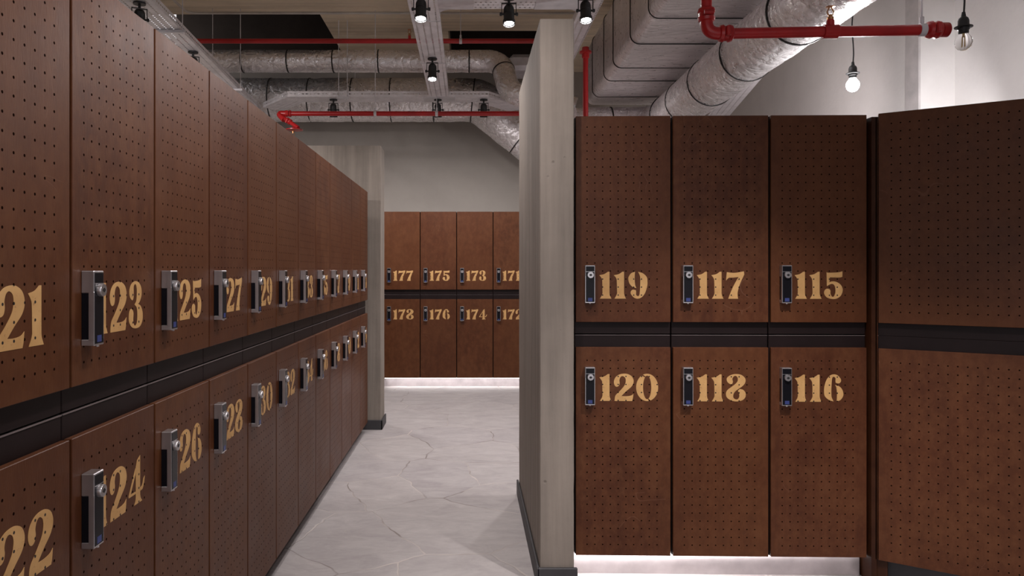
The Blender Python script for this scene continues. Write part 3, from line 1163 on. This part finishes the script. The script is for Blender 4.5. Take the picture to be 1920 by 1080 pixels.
# wrapped box duct beside it
t = thing('air_duct', 'wide rectangular silver foil duct above lockers 119 and 117', 'air duct', (0, 0, 0), 0, 'foil wrapped air ducts')
bm = bmesh.new()
X0, X1, B0, B1 = 1.045, 1.74, EYE + 1.46, EYE + 1.98
prof = []
for cx, cz, a0 in ((X0 + 0.06, B0 + 0.06, 180), (X1 - 0.06, B0 + 0.06, 270), (X1 - 0.06, B1 - 0.06, 0), (X0 + 0.06, B1 - 0.06, 90)):
    prof += [(cx + 0.06 * math.cos(T(a0 + 15 * k)), cz + 0.06 * math.sin(T(a0 + 15 * k))) for k in range(7)]
rings = []
for j in range(120):
    y = -0.4 + j * (7.0 / 119)
    ring = []
    for x, z in prof:
        n = noise.noise(Vector((x * 4, y * 5, z * 4)))
        ring.append(bm.verts.new((x + 0.006 * n, y, z + 0.008 * n)))
    rings.append(ring)
for j in range(119):
    for k in range(len(prof)):
        bm.faces.new((rings[j][k], rings[j][(k + 1) % len(prof)], rings[j + 1][(k + 1) % len(prof)], rings[j + 1][k]))
bm.faces.new(rings[0])
bm.faces.new(rings[-1][::-1])
obj('duct_sleeve', bm, 'foil_flat', t)
for y in (4.31, 4.80, 5.37, 5.74, 6.27):
    bm = bmesh.new()
    loop = [Vector((x, y, z)) + (Vector((x, 0, z)) - Vector(((X0 + X1) / 2, 0, (B0 + B1) / 2))) * 0.012 for x, z in prof]
    sweep(bm, loop + [loop[0]], 0.0035, 6, False)
    obj('strap', bm, 'tape', t)
# small grey duct box seen in the dark above the S bend
bm = bmesh.new()
box(bm, 0.40, 0.75, 7.35, 7.75, EYE + 1.98, EYE + 2.14, 0.04)
tag(obj('duct_box', bm, 'galv'), 'small grey metal duct box in the dark opening above the S bend', 'duct box')

# ------------------------------------------------------------------ conduit and red sprinkler pipes
bm = bmesh.new()
sweep(bm, fillet_path([(-2.34, 3.5, EYE + 2.14), (-2.34, 6.2, EYE + 2.14), (1.0, 6.2, EYE + 2.14)], 0.08, 0.2), 0.011, 12)
tag(obj('conduit', bm, 'conduit'), 'thin pale conduit crossing under the concrete ceiling', 'conduit')


def coupling(parent, c, d, r, name='coupling'):
    bm = bmesh.new()
    lathe(bm, [(r, -0.028), (r * 1.32, -0.024), (r * 1.45, -0.012), (r * 1.25, -0.008), (r * 1.25, 0.008), (r * 1.45, 0.012), (r * 1.32, 0.024), (r, 0.028)], c, d, 18)
    a, b = frame_of(Vector(d))
    for s in (-1, 1):
        q = Vector(c) + a * s * r * 1.55
        lathe(bm, [(0.007, -0.02), (0.010, -0.018), (0.010, 0.018), (0.007, 0.02)], q, b, 8)
    return obj(name, bm, 'red', parent)


def rod_clamp(parent, p, r, top, axis='x'):
    p = Vector(p)
    bm = bmesh.new()
    sweep(bm, [p + Vector((0, 0, r)), Vector((p.x, p.y, top))], 0.0038, 8)
    obj('hanger_rod', bm, 'galv', parent)
    bm = bmesh.new()
    lathe(bm, [(r * 0.98, -0.012), (r + 0.004, -0.012), (r + 0.004, 0.012), (r * 0.98, 0.012)], p, (1, 0, 0), 18)
    lathe(bm, [(0.009, r), (0.009, r + 0.03), (0.006, r + 0.032)], p, (0, 0, 1), 10)
    obj('clamp', bm, 'galv', parent)


def sprinkler(parent, p, up=1):
    bm = bmesh.new()
    lathe(bm, [(0.013, 0), (0.013, 0.012), (0.008, 0.014), (0.008, 0.022)], p, (0, 0, up), 12)
    for s in (-1, 1):
        sweep(bm, [Vector(p) + Vector((s * 0.008, 0, up * 0.02)), Vector(p) + Vector((s * 0.013, 0, up * 0.034)), Vector(p) + Vector((s * 0.004, 0, up * 0.052))], 0.0028, 6)
    lathe(bm, [(0.004, 0.050), (0.018, 0.053), (0.018, 0.055), (0.002, 0.057)], p, (0, 0, up), 14)
    return obj('sprinkler_head', bm, 'brass', parent)


# right pipe in front of the lit wall
PR = 0.0215
t = thing('sprinkler_pipe', 'red sprinkler pipe with elbow and capped end before the bright wall', 'pipe', (0, 0, 0), 0, 'red sprinkler pipes')
zp = EYE + 0.953
bm = bmesh.new()
sweep(bm, [(1.05, 3.0, zp), (1.86, 2.985, zp + 0.010)], PR, 18)
obj('pipe_run', bm, 'red', t)
bm = bmesh.new()
sweep(bm, [(0.958, 3.0, zp + 0.07), (0.958, 3.0, CEIL)], PR, 18)
obj('riser', bm, 'red', t)
bm = bmesh.new()
sweep(bm, fillet_path([(0.958, 3.0, zp + 0.10), (0.958, 3.0, zp), (1.06, 3.0, zp)], 0.07, 0.01), PR * 1.18, 18)
obj('elbow', bm, 'red', t)
coupling(t, (0.958, 3.0, zp + 0.075), (0, 0, 1), PR * 1.12)
coupling(t, (1.035, 3.0, zp), (1, 0, 0), PR * 1.12)
coupling(t, (1.865, 2.985, zp + 0.010), (1, 0, 0), PR * 1.12)
bm = bmesh.new()
lathe(bm, [(PR, 0), (PR * 1.35, 0.004), (PR * 1.35, 0.030), (PR, 0.036)], (1.89, 2.985, zp + 0.010), (1, 0, 0), 18)
obj('end_cap', bm, 'red', t)
bm = bmesh.new()
lathe(bm, [(PR * 1.2, -0.03), (PR * 1.3, -0.028), (PR * 1.3, 0.028), (PR * 1.2, 0.03)], (1.454, 2.992, zp + 0.005), (1, 0, 0), 18)
lathe(bm, [(0.016, 0), (0.016, PR + 0.022), (0.013, PR + 0.026)], (1.454, 2.992, zp + 0.005), (0, 0, 1), 14)
obj('tee', bm, 'red', t)
sprinkler(t, (1.454, 2.992, zp + 0.005 + PR + 0.024))
rod_clamp(t, (1.818, 2.986, zp + 0.0095), PR, CEIL)

# upper far pipe
t = thing('sprinkler_pipe', 'long red sprinkler pipe under the dark ceiling, upper of the two far ones', 'pipe', (0, 0, 0), 0, 'red sprinkler pipes')
bm = bmesh.new()
sweep(bm, [(-2.6, 6.4, EYE + 1.968), (0.9, 6.4, EYE + 1.968)], 0.0205, 14)
obj('pipe_run', bm, 'red', t)
rod_clamp(t, (-0.07, 6.4, EYE + 1.968), 0.0205, CEIL)
bm = bmesh.new()
lathe(bm, [(0.013, 0), (0.013, 0.034), (0.010, 0.036)], (-0.51, 6.4, EYE + 1.978), (0, 0, 1), 12)
obj('tee', bm, 'red', t)
sprinkler(t, (-0.51, 6.4, EYE + 2.012))

# lower far pipe with an arm dropping at its left end
t = thing('sprinkler_pipe', 'lower far red sprinkler pipe with a short dropping arm at its left end', 'pipe', (0, 0, 0), 0, 'red sprinkler pipes')
zq = EYE + 1.386
bm = bmesh.new()
sweep(bm, [(-1.66, 6.6, zq), (0.75, 6.6, zq)], 0.0212, 14)
obj('pipe_run', bm, 'red', t)
bm = bmesh.new()
sweep(bm, fillet_path([(-1.62, 6.6, zq), (-1.69, 6.6, zq), (-1.63, 6.57, zq - 0.06)], 0.03, 0.01), 0.026, 14)
obj('elbow', bm, 'red', t)
bm = bmesh.new()
sweep(bm, [(-1.64, 6.575, zq - 0.04), (-1.49, 6.50, zq - 0.145)], 0.0175, 12)
obj('drop_arm', bm, 'red', t)
coupling(t, (-1.60, 6.6, zq), (1, 0, 0), 0.0212)
coupling(t, (-1.585, 6.548, zq - 0.078), (0.15, -0.075, -0.105), 0.018)
bm = bmesh.new()
lathe(bm, [(0.02, 0.02), (0.03, 0.012), (0.075, 0.0), (0.075, -0.006), (0.02, -0.012)], (-1.525, 6.5, zq - 0.160), (0, 0, 1), 20)
obj('drop_flange', bm, 'red', t)
sprinkler(t, (-1.535, 6.5, zq - 0.17), -1)
rod_clamp(t, (-0.83, 6.6, zq), 0.0212, CEIL)
rod_clamp(t, (-0.285, 6.6, zq), 0.0212, ZT - 0.01)

# short riser behind lockers 119
t = thing('sprinkler_pipe', 'upright red pipe rising behind locker 119 beside the concrete wall', 'pipe', (0, 0, 0), 0, 'red sprinkler pipes')
bm = bmesh.new()
sweep(bm, [(0.820, 5.2, 0.0), (0.816, 5.2, EYE + 1.53)], 0.0185, 14)
obj('riser', bm, 'red', t)
bm = bmesh.new()
lathe(bm, [(0.0185, -0.03), (0.026, -0.028), (0.026, 0.0), (0.042, 0.004), (0.042, 0.016), (0.026, 0.020), (0.024, 0.045)], (0.816, 5.2, EYE + 1.51), (0, 0, 1), 18)
obj('flange', bm, 'red', t)

# ------------------------------------------------------------------ pendant bulbs


def pendant(label, x, y, z, lit, top):
    """z is the centre of the bulb"""
    t = thing('pendant_bulb', label, 'pendant lamp', (x, y, z), 0, 'bare pendant bulbs')
    bm = bmesh.new()
    pts = [(0, 0, 0.10)] + [(0.004 * math.sin(k * 1.3), 0, 0.10 + (top - z - 0.10) * k / 8) for k in range(1, 8)] + [(0, 0, top - z)]
    sweep(bm, smooth_path(pts, 0.03), 0.0035, 8)
    obj('cord', bm, 'black', t)
    bm = bmesh.new()
    lathe(bm, [(0.006, 0.118), (0.009, 0.100), (0.016, 0.094), (0.0195, 0.084), (0.0195, 0.070), (0.021, 0.066), (0.021, 0.063), (0.032, 0.061), (0.032, 0.058),
               (0.021, 0.056), (0.021, 0.050), (0.018, 0.046), (0.018, 0.036), (0.014, 0.034)], (0, 0, 0), (0, 0, 1), 24)
    obj('socket', bm, 'black', t)
    prof = [(0.0, -0.032), (0.010, -0.0305), (0.020, -0.025), (0.0275, -0.015), (0.031, -0.002), (0.030, 0.009), (0.026, 0.019), (0.019, 0.028), (0.0145, 0.035), (0.0135, 0.040)]
    bm = bmesh.new()
    lathe(bm, prof, (0, 0, 0), (0, 0, 1), 28)
    bulb = obj('bulb', bm, 'bulb_on' if lit else 'glass', t, smooth=80)
    if lit:
        d = bpy.data.lights.new('bulb_light', 'POINT')
        d.energy = 60
        d.color = (1.0, 0.985, 0.98)
        d.shadow_soft_size = 0.034
        l = bpy.data.objects.new('bulb_light', d)
        l.location = (x, y, z - 0.01)
        COL.objects.link(l)
    else:
        bm = bmesh.new()
        for k in range(4):
            a = PI / 2 * k + 0.4
            c, s = math.cos(a) * 0.006, math.sin(a) * 0.006
            sweep(bm, [(c, s, -0.016), (c * 0.8, s * 0.8, 0.022)], 0.0013, 6)
        sweep(bm, [(0, 0, 0.018), (0, 0, 0.038)], 0.004, 8)
        obj('filament', bm, 'filament', bulb)
    return t


pendant('lit bare bulb glowing above locker 115', 1.925, 3.73, EYE + 0.925, True, EYE + 1.45)
pendant('unlit clear bulb hanging right of the capped red pipe', 1.925, 2.895, EYE + 0.885, False, EYE + 1.45)
